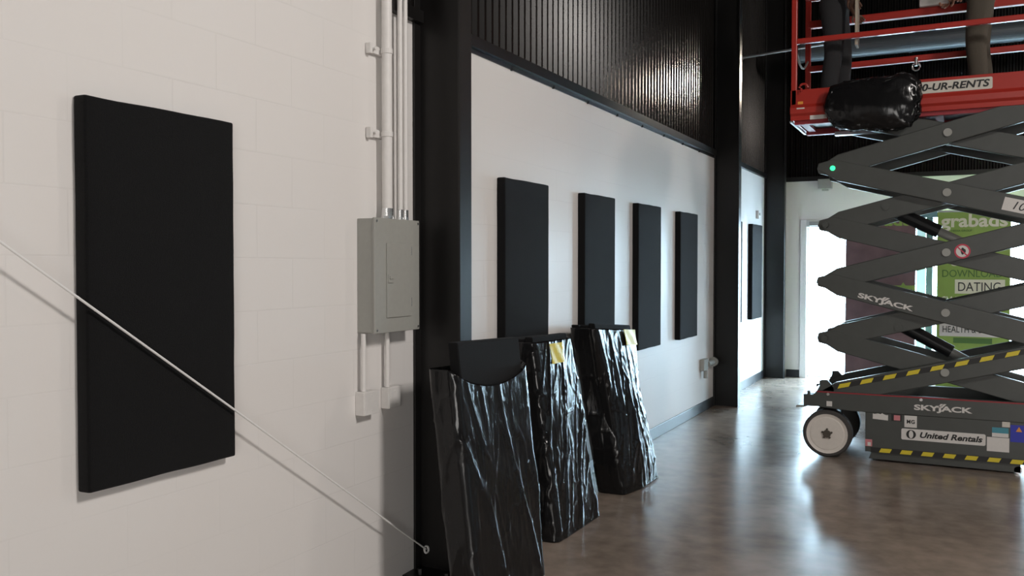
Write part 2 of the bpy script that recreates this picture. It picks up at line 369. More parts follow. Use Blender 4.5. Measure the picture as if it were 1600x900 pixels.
# ------------------------------------------------------------------ electrical box, conduits, outlet boxes
ex0, ex1, ey0, ey1, ez0, ez1 = WX, WX + 0.098, 3.277, 3.643, 1.226, 1.745
eb = thing('breaker_box', 'grey metal electrical box with a small door on the white wall', 'electrical box', (WX + 0.049, 3.46, ez0))
bm = box(B(), ex0, ex1 - 0.012, ey0 + 0.003, ey1 - 0.003, ez0 + 0.003, ez1 - 0.003); obj('body', bm, M['grey_enamel'], eb, bevel=0.003)
obj('cover', box(B(), ex1 - 0.012, ex1, ey0, ey1, ez0, ez1), M['grey_enamel'], eb, bevel=0.003)
dr = obj('door', box(B(), ex1, ex1 + 0.006, 3.366, 3.566, 1.294, 1.634), M['grey_enamel'], eb, bevel=0.002)
bm = box(B(), ex1 + 0.006, ex1 + 0.011, 3.372, 3.412, 1.452, 1.49); box(bm, ex1 + 0.011, ex1 + 0.016, 3.378, 3.404, 1.47, 1.484)
obj('latch', bm, M['grey_enamel'], dr, bevel=0.002)
for z in (1.60, 1.36): obj('hinge', cyl(B(), (ex1 + 0.002, 3.567, z - 0.02), (ex1 + 0.002, 3.567, z + 0.02), 0.004), M['chrome'], dr)
for yy in (ey0 + 0.015, ey1 - 0.015):
    for zz in (ez0 + 0.015, ez1 - 0.015): obj('screw', cyl(B(), (ex1 - 0.001, yy, zz), (ex1 + 0.003, yy, zz), 0.006, n=10), M['chrome'], eb)
def conduit(y, r, z0, z1, label, x=WX + 0.05, conn='top'):
    t = thing('conduit', label, 'conduit', (x, y, z0), 'white painted conduits of the electrical box')
    obj('pipe', cyl(B(), (x, y, z0 + 0.001), (x, y, z1), r, n=24), M['white_paint'], t, smooth=False)
    if conn == 'top':
        bm = cyl(B(), (x, y, z0), (x, y, z0 + 0.014), r * 1.22, n=8); cyl(bm, (x, y, z0 + 0.014), (x, y, z0 + 0.05), r * 1.1)
        obj('connector', bm, M['chrome'], t)
    return t
t = conduit(3.446, 0.024, ez1, 5.58, 'thick white conduit rising from the left of the grey electrical box top')
for z in (2.515, 2.135):
    bm = B(); box(bm, WX, WX + 0.022, 3.36, 3.48, z - 0.018, z + 0.018); box(bm, WX + 0.004, WX + 0.03, 3.345, 3.365, z - 0.024, z + 0.024)
    cyl(bm, (WX + 0.05, 3.446, z - 0.012), (WX + 0.05, 3.446, z + 0.012), 0.0275)
    cyl(bm, (WX + 0.02, 3.375, z), (WX + 0.04, 3.375, z), 0.007, n=8)
    obj('strap', bm, M['white_paint'], t, bevel=0.002)
conduit(3.553, 0.0122, ez1, 5.58, 'left one of the thin paired white conduits above the electrical box')
conduit(3.597, 0.0122, ez1, 5.58, 'right one of the thin paired white conduits above the electrical box')
conduit(3.285, 0.0115, 0.965, ez0, 'short white conduit leading down to the left outlet box', conn=None, x=WX + 0.03)
conduit(3.47, 0.0115, 0.962, ez0, 'short white conduit leading down to the right outlet box', conn=None, x=WX + 0.03)
for y0, y1, z0, z1, d, lb in ((3.262, 3.372, 0.858, 0.965, 0.05, 'left white painted outlet box below the grey electrical box'), (3.458, 3.555, 0.862, 0.962, 0.045, 'right white painted outlet box below the grey electrical box')):
    t = thing('outlet_box', lb, 'outlet box', (WX + 0.02, (y0 + y1) / 2, z0), 'white outlet boxes below the electrical box')
    obj('body', box(B(), WX, WX + d, y0, y1, z0, z1), M['white_paint'], t, bevel=0.004)
    bm = box(B(), WX + d, WX + d + 0.004, y0 + 0.002, y1 - 0.002, z0 + 0.002, z1 - 0.002)
    for zz in (z0 + 0.02, z1 - 0.02): cyl(bm, (WX + d + 0.003, (y0 + y1) / 2, zz), (WX + d + 0.006, (y0 + y1) / 2, zz), 0.004, n=8)
    obj('cover_plate', bm, M['white_paint'], t, bevel=0.0015)
# white cord stretched in front of the near panel
cx = -2.352
pts = [Vector((cx, 0.55, 2.32)), Vector((cx, 1.568, 1.592)), Vector((cx, 2.445, 1.005)), Vector((cx, 3.60, 0.222)), Vector((cx - 0.004, 3.742, 0.128))]
cp = []
for a, b in zip(pts, pts[1:]):
    for k in range(14): cp.append(a.lerp(b, k / 14) + Vector((0, 0, 0)))
cp.append(pts[-1])
bm = tube(B(), cp, 0.0042, 8)
for k in range(3): tube(bm, [(cx + 0.012 * math.cos(a), 3.742 - 0.006 + 0.004 * k, 0.128 + 0.018 * math.sin(a)) for a in [2 * PI * j / 14 for j in range(15)]], 0.003, 6)
tag(obj('cord', bm, M['white_cord'], smooth=True), 'thin white cord stretched diagonally across the nearest black panel', 'cord')
# valve / outlet near the far end of the row of panels
t = thing('pipe_valve', 'small grey pipe valve low on the wall beside the middle column', 'valve', (WX + 0.04, 9.35, 0.38))
bm = box(B(), WX, WX + 0.05, 9.17, 9.33, 0.44, 0.56); obj('body', bm, M['grey_enamel'], t, bevel=0.008)
bm = cyl(B(), (WX + 0.04, 9.33, 0.50), (WX + 0.04, 9.56, 0.50), 0.03); cyl(bm, (WX + 0.04, 9.56, 0.5), (WX + 0.04, 9.60, 0.5), 0.05); obj('pipe', bm, M['grey_enamel'], t)
obj('spout', cyl(B(), (WX + 0.045, 9.24, 0.36), (WX + 0.045, 9.24, 0.44), 0.022), M['grey_enamel'], t)
t = thing('wall_sensor', 'small white sensor box high on the bright far wall by the corner', 'sensor', (WX + 0.02, 11.99, 2.15))
obj('body', box(B(), WX, WX + 0.04, 11.95, 12.03, 2.15, 2.26), M['white_paint'], t, bevel=0.006)
obj('lens', cyl(B(), (WX + 0.04, 11.99, 2.21), (WX + 0.048, 11.99, 2.21), 0.018), M['grey_enamel'], t)
t = thing('wall_box', 'small grey box mounted high above the bright doorway', 'wall box', (-1.66, YB - 0.06, 2.58))
obj('body', box(B(), -1.75, -1.57, YB - 0.10, YB, 2.57, 2.70), M['grey_enamel'], t, bevel=0.006)
obj('bracket', box(B(), -1.70, -1.62, YB - 0.06, YB, 2.545, 2.57), M['grey_enamel'], t)

# ------------------------------------------------------------------ wrapped panel bundles leaning on the wall
def bundle(BL, BR, TL, TR, th, seed, label, pad_up, open_front, sticker, group='plastic wrapped panel bundles leaning on the wall', gather=0.0, wrinkle=1.0, pu=(0.045, 0.955), drop=0.012, fold=0.0, fu=0.4):
    BL, BR, TL, TR = map(Vector, (BL, BR, TL, TR))
    base = (BL + BR) / 2 - Vector((th / 2, 0, 0)); base.z = 0
    t = thing('wrapped_panel_bundle', label, 'wrapped panels', base, group)
    def P(u, s, v):       # u across, s depth 0 front..1 back, v up
        f = BL.lerp(BR, u).lerp(TL.lerp(TR, u), v)
        return f + Vector((-th * s, 0, 0))
    N, Mr = 150, 110
    per = []              # walk round the rounded rectangle
    wdt = (BR - BL).length; tot = 2 * (wdt + th); cr = 0.035
    for i in range(N):
        d = tot * i / N
        if d < wdt: u, s = d / wdt, 0
        elif d < wdt + th: u, s = 1, (d - wdt) / th
        elif d < 2 * wdt + th: u, s = 1 - (d - wdt - th) / wdt, 1
        else: u, s = 0, 1 - (d - 2 * wdt - th) / th
        # soften corners
        uu, ss = u * wdt, s * th
        cu = min(max(uu, cr), wdt - cr); cs = min(max(ss, cr), th - cr)
        dv = Vector((uu - cu, ss - cs)); 
        if dv.length > cr: dv = dv.normalized() * cr
        per.append(((cu + dv.x) / wdt, (cs + dv.y) / th))
    bm = B(); rings = []
    for j in range(Mr + 1):
        v = j / Mr; ring = []
        for i, (u, s) in enumerate(per):
            vv = v
            top = 1.0 - open_front * max(0, math.sin(PI * min(1, max(0, u)))) ** 0.6 * (1 - s) if open_front else 1.0
            vv = v * top
            p = P(u, s, vv)
            out = Vector((1 if s < 0.08 else (-0.3 if s > 0.92 else 0), -1 if u < 0.05 else (1 if u > 0.95 else 0), 0))
            sl = p.y + 0.22 * p.z * math.sin(seed)          # creases run a little aslant
            q = Vector((sl * 5.5 + seed * 7, p.x * 5.5 + seed, p.z * 0.8)); 
            n1 = noise.noise(q); n2 = noise.noise(Vector((sl * 11 - p.z * 2.5, p.x * 11 + seed, p.z * 2.2 + seed))); n3 = noise.noise(Vector((p.y * 9 + p.z * 5 + seed, p.x * 9, p.z * 4 - p.y * 6)))
            n4 = noise.noise(Vector((p.y * 2.2 + seed, p.x * 2, p.z * 1.6)))
            rid = max(0, 1 - abs(n1) * 5.0) ** 2 * 0.012 + max(0, 1 - abs(n2) * 6.0) ** 2 * 0.0055 + max(0, 1 - abs(n3) * 7.0) ** 2 * 0.004 + n4 * 0.010
            amp = (0.6 + 0.4 * math.sin(PI * v)) * (0.4 if v < 0.04 else 1)
            p = p + out * (rid * amp * wrinkle + 0.004)
            if fold and s < 0.5:  # one long tent-like crease down the front
                uc = fu + 0.10 * (v - 0.5); p.x += fold * max(0, 1 - abs(u - uc) / (0.42 if u < uc else 0.62)) * (0.35 + 0.65 * math.sin(PI * min(1, v * 0.9 + 0.1))) * (1 - s * 2)
            if gather: # bag pulled in to one side half way up
                k = gather * math.exp(-((v - 0.55) / 0.22) ** 2); p.y += k * (0.35 - u) * (1 - s)
            if p.z < 0.004: p.z = 0.004
            lim = -2.366 if p.z > 0.82 else -2.40
            if p.x < lim: p.x = lim
            ring.append(bm.verts.new(p))
        rings.append(ring)
    for a, b in zip(rings, rings[1:]):
        for i in range(N): bm.faces.new((a[i], a[(i + 1) % N], b[(i + 1) % N], b[i]))
    bm.faces.new(rings[0][::-1])
    # the mouth of the bag folds in over the panels
    cen = sum((v.co for v in rings[-1]), Vector()) / N
    lip = [bm.verts.new(v.co + (cen - v.co) * 0.10 + Vector((0, 0, -0.03))) for v in rings[-1]]
    for i in range(N): bm.faces.new((rings[-1][i], rings[-1][(i + 1) % N], lip[(i + 1) % N], lip[i]))
    obj('plastic_bag', bm, M['bag'], t, smooth=True)
    # the fabric panels inside, standing proud of the bag mouth
    k = max(1, round(th / 0.06)); pt = th / k
    for i in range(k):
        bm = B(); rbox(bm, 1, 1, 1, 0.0001, 1); bm.clear()
        b2 = bmesh.new(); box(b2, 0, 1, 0, 1, 0, 1)
        bmesh.ops.subdivide_edges(b2, edges=b2.edges[:], cuts=5, use_grid_fill=True)
        s0, s1 = (i + (0.22 if i == 0 else 0.06)) / k, (i + 0.94) / k
        for v in b2.verts:
            u = pu[0] + (pu[1] - pu[0]) * v.co.y; s = s1 + (s0 - s1) * v.co.x; h = 0.03 + (0.97 + pad_up - drop * (i > 0)) * v.co.z
            v.co = P(u, s, h)
        o = obj('fabric_panel', b2, M['fabric'], t, bevel=0.016)
    if sticker:
        u0, u1, v0, v1 = sticker; n = 8; bm = B(); g = []
        for j in range(n + 1):
            row = []
            for i in range(n + 1):
                u = u0 + (u1 - u0) * i / n; v = v0 + (v1 - v0) * j / n; p = P(u, 0, v)
                p.x += 0.021 + 0.002 * math.sin(i * 1.1 + j * 0.6) + fold * 0.45; row.append(bm.verts.new(p))
            g.append(row)
        for j in range(n):
            for i in range(n): bm.faces.new((g[j][i], g[j][i + 1], g[j + 1][i + 1], g[j + 1][i]))
        ext = bmesh.ops.extrude_face_region(bm, geom=bm.faces[:]); 
        for v in [e for e in ext['geom'] if isinstance(e, bmesh.types.BMVert)]: v.co.x -= 0.004
        obj('sticker', bm, M['yellow'], t, label='yellow sticker')
    return t
bundle((-1.84, 3.36, 0), (-1.83, 4.02, 0), (-1.99, 3.40, 1.07), (-1.985, 4.11, 1.05), 0.145, 1.3,
       'nearest wrapped bundle in black plastic, folded black fabric showing over its top', 0.11, 0.085, None, wrinkle=0.65, pu=(0.10, 0.965), drop=0.13)
bundle((-1.985, 4.49, 0), (-1.962, 5.12, 0), (-2.15, 4.545, 1.10), (-2.15, 5.09, 1.09), 0.20, 4.1,
       'middle wrapped bundle of black panels in wrinkled plastic with a yellow sticker', 0.025, 0.0, (0.30, 0.60, 0.88, 0.985), fold=0.02, fu=0.25)
bundle((-2.0, 5.64, 0), (-1.95, 6.25, 0), (-2.15, 5.50, 1.12), (-2.16, 6.31, 1.06), 0.19, 9.4,
       'rearmost wrapped bundle in black plastic twisted at the middle, with a yellow sticker', 0.03, 0.0, (0.55, 0.84, 0.90, 1.0), gather=0.2, wrinkle=1.0, fold=0.06, fu=0.42)

# ------------------------------------------------------------------ scissor lift
CXL, YN, YF = -0.108, 7.5, 8.25
lift = thing('scissor_lift', 'raised grey scissor lift with a red railed work platform on top', 'scissor lift', (CXL, 7.875, 0))
lg, ld = M['lift_grey'], M['lift_dark']
# wheels
def wheel(x, y0, y1, face):
    s = -1 if face == 'near' else 1
    yo, yi = (y0, y1) if s < 0 else (y1, y0)
    d = (yi - yo); r = 0.188; cz = 0.189
    w = obj('wheel', lathe_y(B(), x, cz, [(yi, 0.12), (yi, r - 0.012), (yi - d * 0.12, r), (yo + d * 0.12, r), (yo, r - 0.012), (yo, 0.155), (yo + d * 0.1, 0.15)]), M['rubber'], lift)
    rim = obj('rim', lathe_y(B(), x, cz, [(yo + d * 0.3, 0.154), (yo - d * 0.02, 0.158), (yo + d * 0.02, 0.148), (yo + d * 0.05, 0.134), (yo + d * 0.03, 0.126), (yo + d * 0.03, 0.02), (yo + d * 0.04, 0.001)]), M['rim'], w, smooth=False)
    bm = cyl(B(), (x, yo + d * 0.05, cz), (x, yo - d * 0.10, cz), 0.03, n=24)
    for k in range(5):
        a = 2 * PI * k / 5 + 0.3; bx, bz = x + 0.036 * math.cos(a), cz + 0.036 * math.sin(a)
        cyl(bm, (bx, yo + d * 0.05, bz), (bx, yo - d * 0.06, bz), 0.009, n=6)
    obj('hub', bm, M['hub'], w)
XR = 2 * CXL + 0.952
for x in (-0.952, XR):
    wheel(x, YN + 0.005, YN + 0.125, 'near'); wheel(x, YF - 0.125, YF - 0.005, 'far')
for x in (-0.952, XR):
    bm = cyl(B(), (x, YN + 0.1, 0.189), (x, YF - 0.1, 0.189), 0.04); box(bm, x - 0.05, x + 0.05, 7.7, 8.05, 0.15, 0.40)
    obj('axle', bm, ld, lift)
# chassis
half = [(-1.133, 0.391), (-1.133, 0.496), (-1.106, 0.498), (-1.106, 0.526), (-1.087, 0.527), (-1.086, 0.497), (-1.056, 0.497), (-1.030, 0.530)]
rail = half + [(0.84, 0.530), (0.87, 0.497), (0.90, 0.497), (0.90, 0.391), (0.80, 0.397), (0.55, 0.385), (-0.77, 0.385), (-1.021, 0.403), (-1.105, 0.403)]
obj('chassis_rail', prism(B(), rail, YN, YN + 0.05), lg, lift, bevel=0.003)
obj('chassis_rail', prism(B(), rail, YF - 0.05, YF), lg, lift, bevel=0.003)
bm = box(B(), -1.10, -0.98, YN + 0.05, YF - 0.05, 0.42, 0.50); box(bm, 0.78, 0.86, YN + 0.05, YF - 0.05, 0.42, 0.50); box(bm, -0.98, 0.78, YN + 0.05, YF - 0.05, 0.40, 0.43)
obj('chassis_pan', bm, ld, lift)
for y0, y1 in ((YN + 0.005, YN + 0.05), (YF - 0.05, YF - 0.005)):
    obj('pivot_bracket', prism(B(), [(-1.03, 0.53), (-1.003, 0.584), (-1.003, 0.616), (-0.954, 0.619), (-0.90, 0.56), (-0.90, 0.53)], y0, y1), lg, lift, bevel=0.003)
obj('tow_tab', prism(B(), [(-1.194, 0.383), (-1.194, 0.398), (-1.18, 0.405), (-1.13, 0.405), (-1.13, 0.392)], YN + 0.01, YN + 0.16), M['grey_enamel'], lift)
obj('red_stripe', box(B(), -1.03, 0.84, YN - 0.003, YN + 0.02, 0.519, 0.529), M['red_line'], lift, label='thin red stripe')
for x in (-0.945, -0.27): obj('bolt', cyl(B(), (x, YN - 0.006, 0.508), (x, YN + 0.01, 0.508), 0.012, n=12), M['chrome'], lift)
hull = obj('hull', box(B(), -0.667, 0.445, YN + 0.006, YF - 0.006, 0.075, 0.386), lg, lift, bevel=0.004)
obj('pothole_guard', prism(B(), [(-0.64, 0.02), (-0.62, 0.075), (0.40, 0.075), (0.40, 0.012)], YN + 0.02, YF - 0.02), lg, lift)
obj('caster', lathe_y(B(), 0.385, 0.03, [(YN + 0.02, 0.01), (YN + 0.02, 0.028), (YN + 0.06, 0.028), (YN + 0.06, 0.01)], 20), M['chrome'], lift)
def plate(name, x0, x1, z0, z1, m, parent, y=YN + 0.006, t=0.003, r=0.0, label=None, slope=0.0):
    n = 5; pl = []
    if r:
        for cxx, czz, a0 in ((x1 - r, z1 - r, 0), (x0 + r, z1 - r, PI / 2), (x0 + r, z0 + r, PI), (x1 - r, z0 + r, 1.5 * PI)):
            for k in range(n): a = a0 + PI / 2 * k / (n - 1); pl.append((cxx + r * math.cos(a), czz + r * math.sin(a)))
    else: pl = [(x0, z0), (x1, z0), (x1, z1), (x0, z1)]
    if slope: pl = [(a, b + slope * (a - x0)) for a, b in pl]
    return obj(name, prism(B(), pl, y - t, y + 0.001), m, parent, label=label)
def hazard(x0, x1, z0, z1, n, parent, y, slope=0.0, w=0.078, pitch=None, start=0.0):
    bm = B(); pitch = pitch or (x1 - x0) / n; f0 = lambda pl: [(p, q + slope * (p - x0)) for p, q in pl]
    prism(bm, f0([(x0, z0), (x1, z0), (x1, z1), (x0, z1)]), y - 0.002, y + 0.001)
    nf = len(bm.faces); sk = 0.016
    for k in range(n):
        a = x0 + start + pitch * k
        prism(bm, f0([(a, z0 + 0.004), (a + w, z0 + 0.004), (a + w + sk, z1 - 0.004), (a + sk, z1 - 0.004)]), y - 0.0028, y - 0.0015)
    bm.faces.ensure_lookup_table()
    for q in bm.faces[nf:]: q.material_index = 1
    return obj('hazard_tape', bm, [M['black_vinyl'], M['yellow']], parent, label='black and yellow hazard tape')
hazard(-0.625, 0.43, 0.073, 0.113, 7, hull, YN + 0.006, pitch=0.149, start=0.06)
def skyjack(ox, oz, w, h, m, parent, y, ang=0.0, name='logo_lettering'):
    r = Vector((math.cos(ang), 0, math.sin(ang))); u = Vector((-math.sin(ang), 0, math.cos(ang)))
    o = lettering('SKYJACK', (ox, y, oz), w, h, m, parent, right=r, up=u, name=name, bold=0.035, depth=0.003, spacing=0.98)
    bm = B()
    for k in (0, 1):  # the two slanted strokes that rise over the Y and the J
        a = w * (0.40 + 0.055 * k); pl = [(a, h * 0.72), (a + w * 0.035, h * 0.72), (a + w * 0.105, h * 1.28), (a + w * 0.06, h * 1.28)]
        vs = [Vector((ox, y, oz)) + r * p + u * q for p, q in pl]
        prism(bm, [(v.x, v.z) for v in vs], y - 0.0015, y + 0.0015)
    obj('logo_slash', bm, m, parent)
skyjack(-0.318, 0.415, 0.398, 0.055, M['white_vinyl'], lift, YN - 0.001)
p = plate('rental_plaque', -0.406, 0.17, 0.192, 0.278, M['white_vinyl'], hull, r=0.012, label='white plaque reading United Rentals')
# (sub-parts of the hull stop here: lettering shares the plaque's parent)
lettering('United Rentals', (-0.275, YN + 0.0015, 0.215), 0.425, 0.045, M['black_vinyl'], hull, bold=0.03, shear=0.25, depth=0.002)
bm = lathe_y(B(), -0.337, 0.236, [(YN + 0.0035, 0.034), (YN + 0.0008, 0.034)], 32)
obj('logo_disc', bm, M['black_vinyl'], hull)
bm = B(); prism(bm, [(-0.343 + 0.016 * math.cos(a) + 0.006, 0.236 + 0.030 * math.sin(a)) for a in [2 * PI * k / 24 for k in range(24)]], YN - 0.0006, YN + 0.002)
obj('logo_lens', bm, M['white_vinyl'], hull)
plate('label_plate', -0.385, -0.297, 0.289, 0.379, M['white_vinyl'], hull, label='white square label reading MG')
lettering('MG', (-0.368, YN + 0.002, 0.318), 0.056, 0.03, M['black_vinyl'], hull, bold=0.03, depth=0.002, spacing=1.15)
bm = prism(B(), [(-0.612, 0.336), (-0.502, 0.33), (-0.502, 0.372), (-0.515, 0.37), (-0.53, 0.375), (-0.545, 0.385), (-0.555, 0.375), (-0.575, 0.38), (-0.6, 0.374), (-0.612, 0.378)], YN + 0.003, YN + 0.007)
obj('label_plate', bm, M['white_vinyl'], hull)
plate('label_plate', -0.478, -0.405, 0.33, 0.384, M['black_vinyl'], hull); plate('label_plate', -0.46, -0.415, 0.336, 0.376, M['pink'], hull, t=0.0045)
plate('label_plate', 0.178, 0.324, 0.157, 0.262, M['white_vinyl'], hull); plate('label_plate', 0.211, 0.318, 0.295, 0.336, M['teal'], hull); plate('label_plate', 0.211, 0.318, 0.266, 0.295, M['white_paint'], hull)
plate('label_plate', 0.276, 0.327, 0.343, 0.382, M['cream'], hull); p = plate('label_plate', 0.33, 0.435, 0.238, 0.363, M['blue'], hull)
obj('warning_triangle', prism(B(), [(0.365, 0.315), (0.405, 0.315), (0.385, 0.352)], YN + 0.001, YN + 0.004), M['orange'], hull)
plate('label_plate', -0.665, -0.615, 0.118, 0.172, M['pink'], hull); plate('label_plate', -0.648, -0.625, 0.122, 0.150, M['white_vinyl'], hull, t=0.0045)
plate('label_plate', -0.956, -0.914, 0.412, 0.452, M['white_vinyl'], lift, y=YN)

# scissor arms
LV = [0.725, 1.177, 1.632, 2.083, 2.532]; HX, HZ = 0.872, 0.226; AH = 0.158
ang = math.atan2(HZ, HX)
def arm_poly(cz, up):
    sg = 1 if up else -1
    d = Vector((math.cos(ang), sg * math.sin(ang))); n = Vector((-d.y, d.x)); Lh = math.hypot(HX, HZ); h = AH / 2
    c = Vector((CXL, cz))
    def q(a, b): v = c + d * a + n * b * sg; return (v.x, v.y)
    pl = [q(-Lh - 0.06, 0.3 * h), q(-Lh - 0.06, -0.3 * h), q(-Lh + 0.04, -h), q(Lh - 0.115, -h), q(Lh + 0.06, -0.3 * h), q(Lh + 0.06, 0.3 * h), q(Lh - 0.04, h), q(-Lh + 0.115, h)]
    return pl
arms = {}
for k, cz in enumerate(LV):
    for up in (True, False):
        outer = (up == (k in (0, 2, 4)))
        for side in (0, 1):
            if side == 0: y0, y1 = (YN + 0.005, YN + 0.06) if outer else (YN + 0.068, YN + 0.123)
            else: y0, y1 = (YF - 0.06, YF - 0.005) if outer else (YF - 0.123, YF - 0.068)
            if outer: y0, y1 = (y0 - 0.004 * (k % 2), y1 - 0.004 * (k % 2)) if side == 0 else (y0 + 0.004 * (k % 2), y1 + 0.004 * (k % 2))
            else: y0, y1 = y0 + 0.003 * (k % 2), y1 + 0.003 * (k % 2)
            arms[(k, up, side)] = obj('scissor_arm', prism(B(), arm_poly(cz, up), y0, y1), lg, lift, bevel=0.006)
# pins and cross tubes
for cz in LV:
    obj('pivot_pin', cyl(B(), (CXL, YN - 0.012, cz), (CXL, YF + 0.012, cz), 0.030, n=24), M['grey_enamel'], lift)
for k in range(len(LV) - 1):
    for sx in (-1, 1):
        z = LV[k] + HZ; x = CXL + sx * HX
        obj('pivot_pin', cyl(B(), (x, YN + 0.0, z), (x, YF - 0.0, z), 0.024, n=20), lg, lift)
for k in range(1, 4):
    z = LV[k] - HZ
    bm = cyl(B(), (CXL - HX + 0.10, YN + 0.13, z + 0.04), (CXL - HX + 0.10, YF - 0.13, z + 0.04), 0.035)
    obj('cross_tube', bm, lg, lift)
obj('sign_reflection', cyl(B(), (CXL - HX + 0.055, YN - 0.006, LV[3] + HZ - 0.005), (CXL - HX + 0.055, YN + 0.01, LV[3] + HZ - 0.005), 0.02), M['green_reflection'], lift, label='green reflection spot on the arm')  # glowing disc stands in for the green reflection of an exit sign
# hydraulic cylinders
for (xa, za), (xb, zb) in (((-0.52, 1.985), (0.02, 1.705)), ((-0.42, 1.045), (0.08, 0.77))):
    a, b = Vector((xa, 7.86, za)), Vector((xb, 7.86, zb)); d = (b - a).normalized()
    cyo = obj('hydraulic_cylinder', cyl(B(), a - d * 0.03, a + d * 0.40, 0.052, n=24), ld, lift)
    obj('piston_rod', cyl(B(), a + d * 0.40, b + d * 0.06, 0.034, n=20), M['grey_enamel'], cyo)
    bm = cyl(B(), a - d * 0.02 + Vector((0, -0.30, 0)), a - d * 0.02 + Vector((0, 0.30, 0)), 0.03); obj('mounting_bar', bm, lg, cyo)
# arm decals
s = math.sin(ang) / math.cos(ang)
A = arms[(1, False, 0)]
skyjack(-0.735, 1.272, 0.41, 0.052, M['white_vinyl'], A, YN - 0.0005, -ang)
yface = YN + 0.005
hz = lambda x: LV[0] + (x - CXL) * s
hazard(-0.905, 0.60, hz(-0.905) + 0.025, hz(-0.905) + 0.066, 9, arms[(0, True, 0)], yface, slope=s, w=0.085, pitch=0.166, start=0.03)
A2 = arms[(2, True, 0)]
bm = lathe_y(B(), 0.0, 1.640, [(yface - 0.003, 0.055), (yface + 0.001, 0.055)], 32); sg = obj('warning_sign', bm, M['sign_red'], A2, label='round red and white prohibition sign')
obj('warning_sign_face', lathe_y(B(), 0.0, 1.640, [(yface - 0.0045, 0.043), (yface, 0.043)], 32), M['pink'] if 0 else M['white_vinyl'], A2)
bm = B(); prism(bm, [(0.006 + 0.017 * math.cos(a), 1.641 + 0.024 * math.sin(a) * (1 + 0.25 * math.cos(3 * a))) for a in [2 * PI * k / 16 for k in range(16)]], yface - 0.006, yface)
obj('warning_hand', bm, M['black_vinyl'], A2)
obj('warning_bar', prism(B(), [(-0.034, 1.668), (-0.028, 1.674), (0.034, 1.612), (0.028, 1.606)], yface - 0.0068, yface - 0.002), M['sign_red'], A2)
A3 = arms[(3, False, 0)]
r = Vector((math.cos(ang), 0, -math.sin(ang))); u = Vector((math.sin(ang), 0, math.cos(ang)))
o0 = Vector((0.252, 0, LV[3] - s * (0.252 - CXL) - 0.045))
pl = [o0 + u * 0.0 + r * 0.0, o0 + r * 0.24, o0 + r * 0.24 + u * 0.095, o0 + u * 0.095]
obj('number_plate', prism(B(), [(q.x, q.z) for q in pl], yface - 0.007, yface), M['white_vinyl'], A3, label='white plate numbered 104')
lettering('104', o0 + r * 0.07 + u * 0.018 + Vector((0, yface - 0.0078, 0)), 0.13, 0.06, M['black_vinyl'], A3, right=r, up=u, shear=0.25, depth=0.002)

# platform
PX0, PX1, PZ = -1.252, 1.06, 2.70
red = M['red']
obj('platform_deck', box(B(), PX0 + 0.02, PX1 - 0.02, YN + 0.03, YF - 0.03, PZ + 0.02, PZ + 0.06), ld, lift)
tb = [(0.0, PZ), (0.0, PZ + 0.035), (-0.020, PZ + 0.055), (-0.022, PZ + 0.10), (0.0, PZ + 0.125), (0.0, PZ + 0.245), (0.028, PZ + 0.245), (0.028, PZ)]
def side_board(y, s):
    bm = B(); a = [bm.verts.new((PX0, y + s * d, z)) for d, z in tb]; b = [bm.verts.new((PX1, y + s * d, z)) for d, z in tb]; n = len(tb)
    for i in range(n): bm.faces.new((a[i], a[(i + 1) % n], b[(i + 1) % n], b[i]))
    bm.faces.new(a); bm.faces.new(b[::-1]); return bm
toe = obj('toe_board', side_board(YN, 1), red, lift, bevel=0.003); obj('toe_board', side_board(YF, -1), red, lift, bevel=0.003)
for x in (PX0, PX1 - 0.028): obj('toe_board', box(B(), x, x + 0.028, YN + 0.028, YF - 0.028, PZ, PZ + 0.245), red, lift, bevel=0.003)
bm = B(); box(bm, PX0 + 0.028, PX1 - 0.03, YN + 0.028, YN + 0.10, PZ - 0.03, PZ + 0.02); box(bm, PX0 + 0.028, PX1 - 0.03, YF - 0.10, YF - 0.028, PZ - 0.03, PZ + 0.02)
for x in (-1.2, -0.95, -0.6, -0.2, 0.2, 0.6, 0.95): box(bm, x, x + 0.06, YN + 0.1, YF - 0.1, PZ - 0.01, PZ + 0.02)
obj('platform_frame', bm, M['red_line'], lift)
obj('edge_trim', box(B(), PX0 - 0.006, PX0 + 0.012, YN, YF, PZ - 0.014, PZ - 0.002), M['alu'], lift)
obj('roller_track', box(B(), -0.98, -0.62, YF - 0.19, YF - 0.12, PZ - 0.06, PZ - 0.03), M['alu'], lift)
pq = plate('phone_plaque', -0.46, 0.185, PZ + 0.135, PZ + 0.222, M['cream'], toe, y=YN, r=0.012, label='cream plaque reading 1-800-UR-RENTS')
lettering('1-800-UR-RENTS', (-0.43, YN - 0.0042, PZ + 0.152), 0.597, 0.055, M['black_vinyl'], toe, bold=0.03, shear=0.2, depth=0.002)
plate('label_plate', -1.10, -0.97, PZ - 0.0, PZ + 0.033, M['white_vinyl'], toe, y=YN - 0.0, t=0.004)
plate('label_plate', -1.20, -1.14, PZ + 0.086, PZ + 0.097, M['white_vinyl'], toe, y=YN - 0.022, t=0.003); plate('label_plate', -1.195, -1.155, PZ + 0.128, PZ + 0.15, M['orange'], toe, y=YN, t=0.003)
ZT = 3.86
def bar(p, q, w=0.042, name='guard_rail'): return obj(name, beam(B(), p, q, w, w), red, lift, bevel=0.006)
for x in (PX0 + 0.025, PX1 - 0.025):
    for y in (YN + 0.022, YF - 0.022):
        obj('rail_post', box(B(), x - 0.022, x + 0.022, y - 0.022, y + 0.022, PZ + 0.06, ZT), red, lift, bevel=0.006)
for y in (YN + 0.022, YF - 0.022):
    bar((PX0 + 0.025, y, ZT), (PX1 - 0.025, y, ZT))
bar((PX0 + 0.025, YN + 0.022, 3.335), (PX1 - 0.025, YN + 0.022, 3.335))
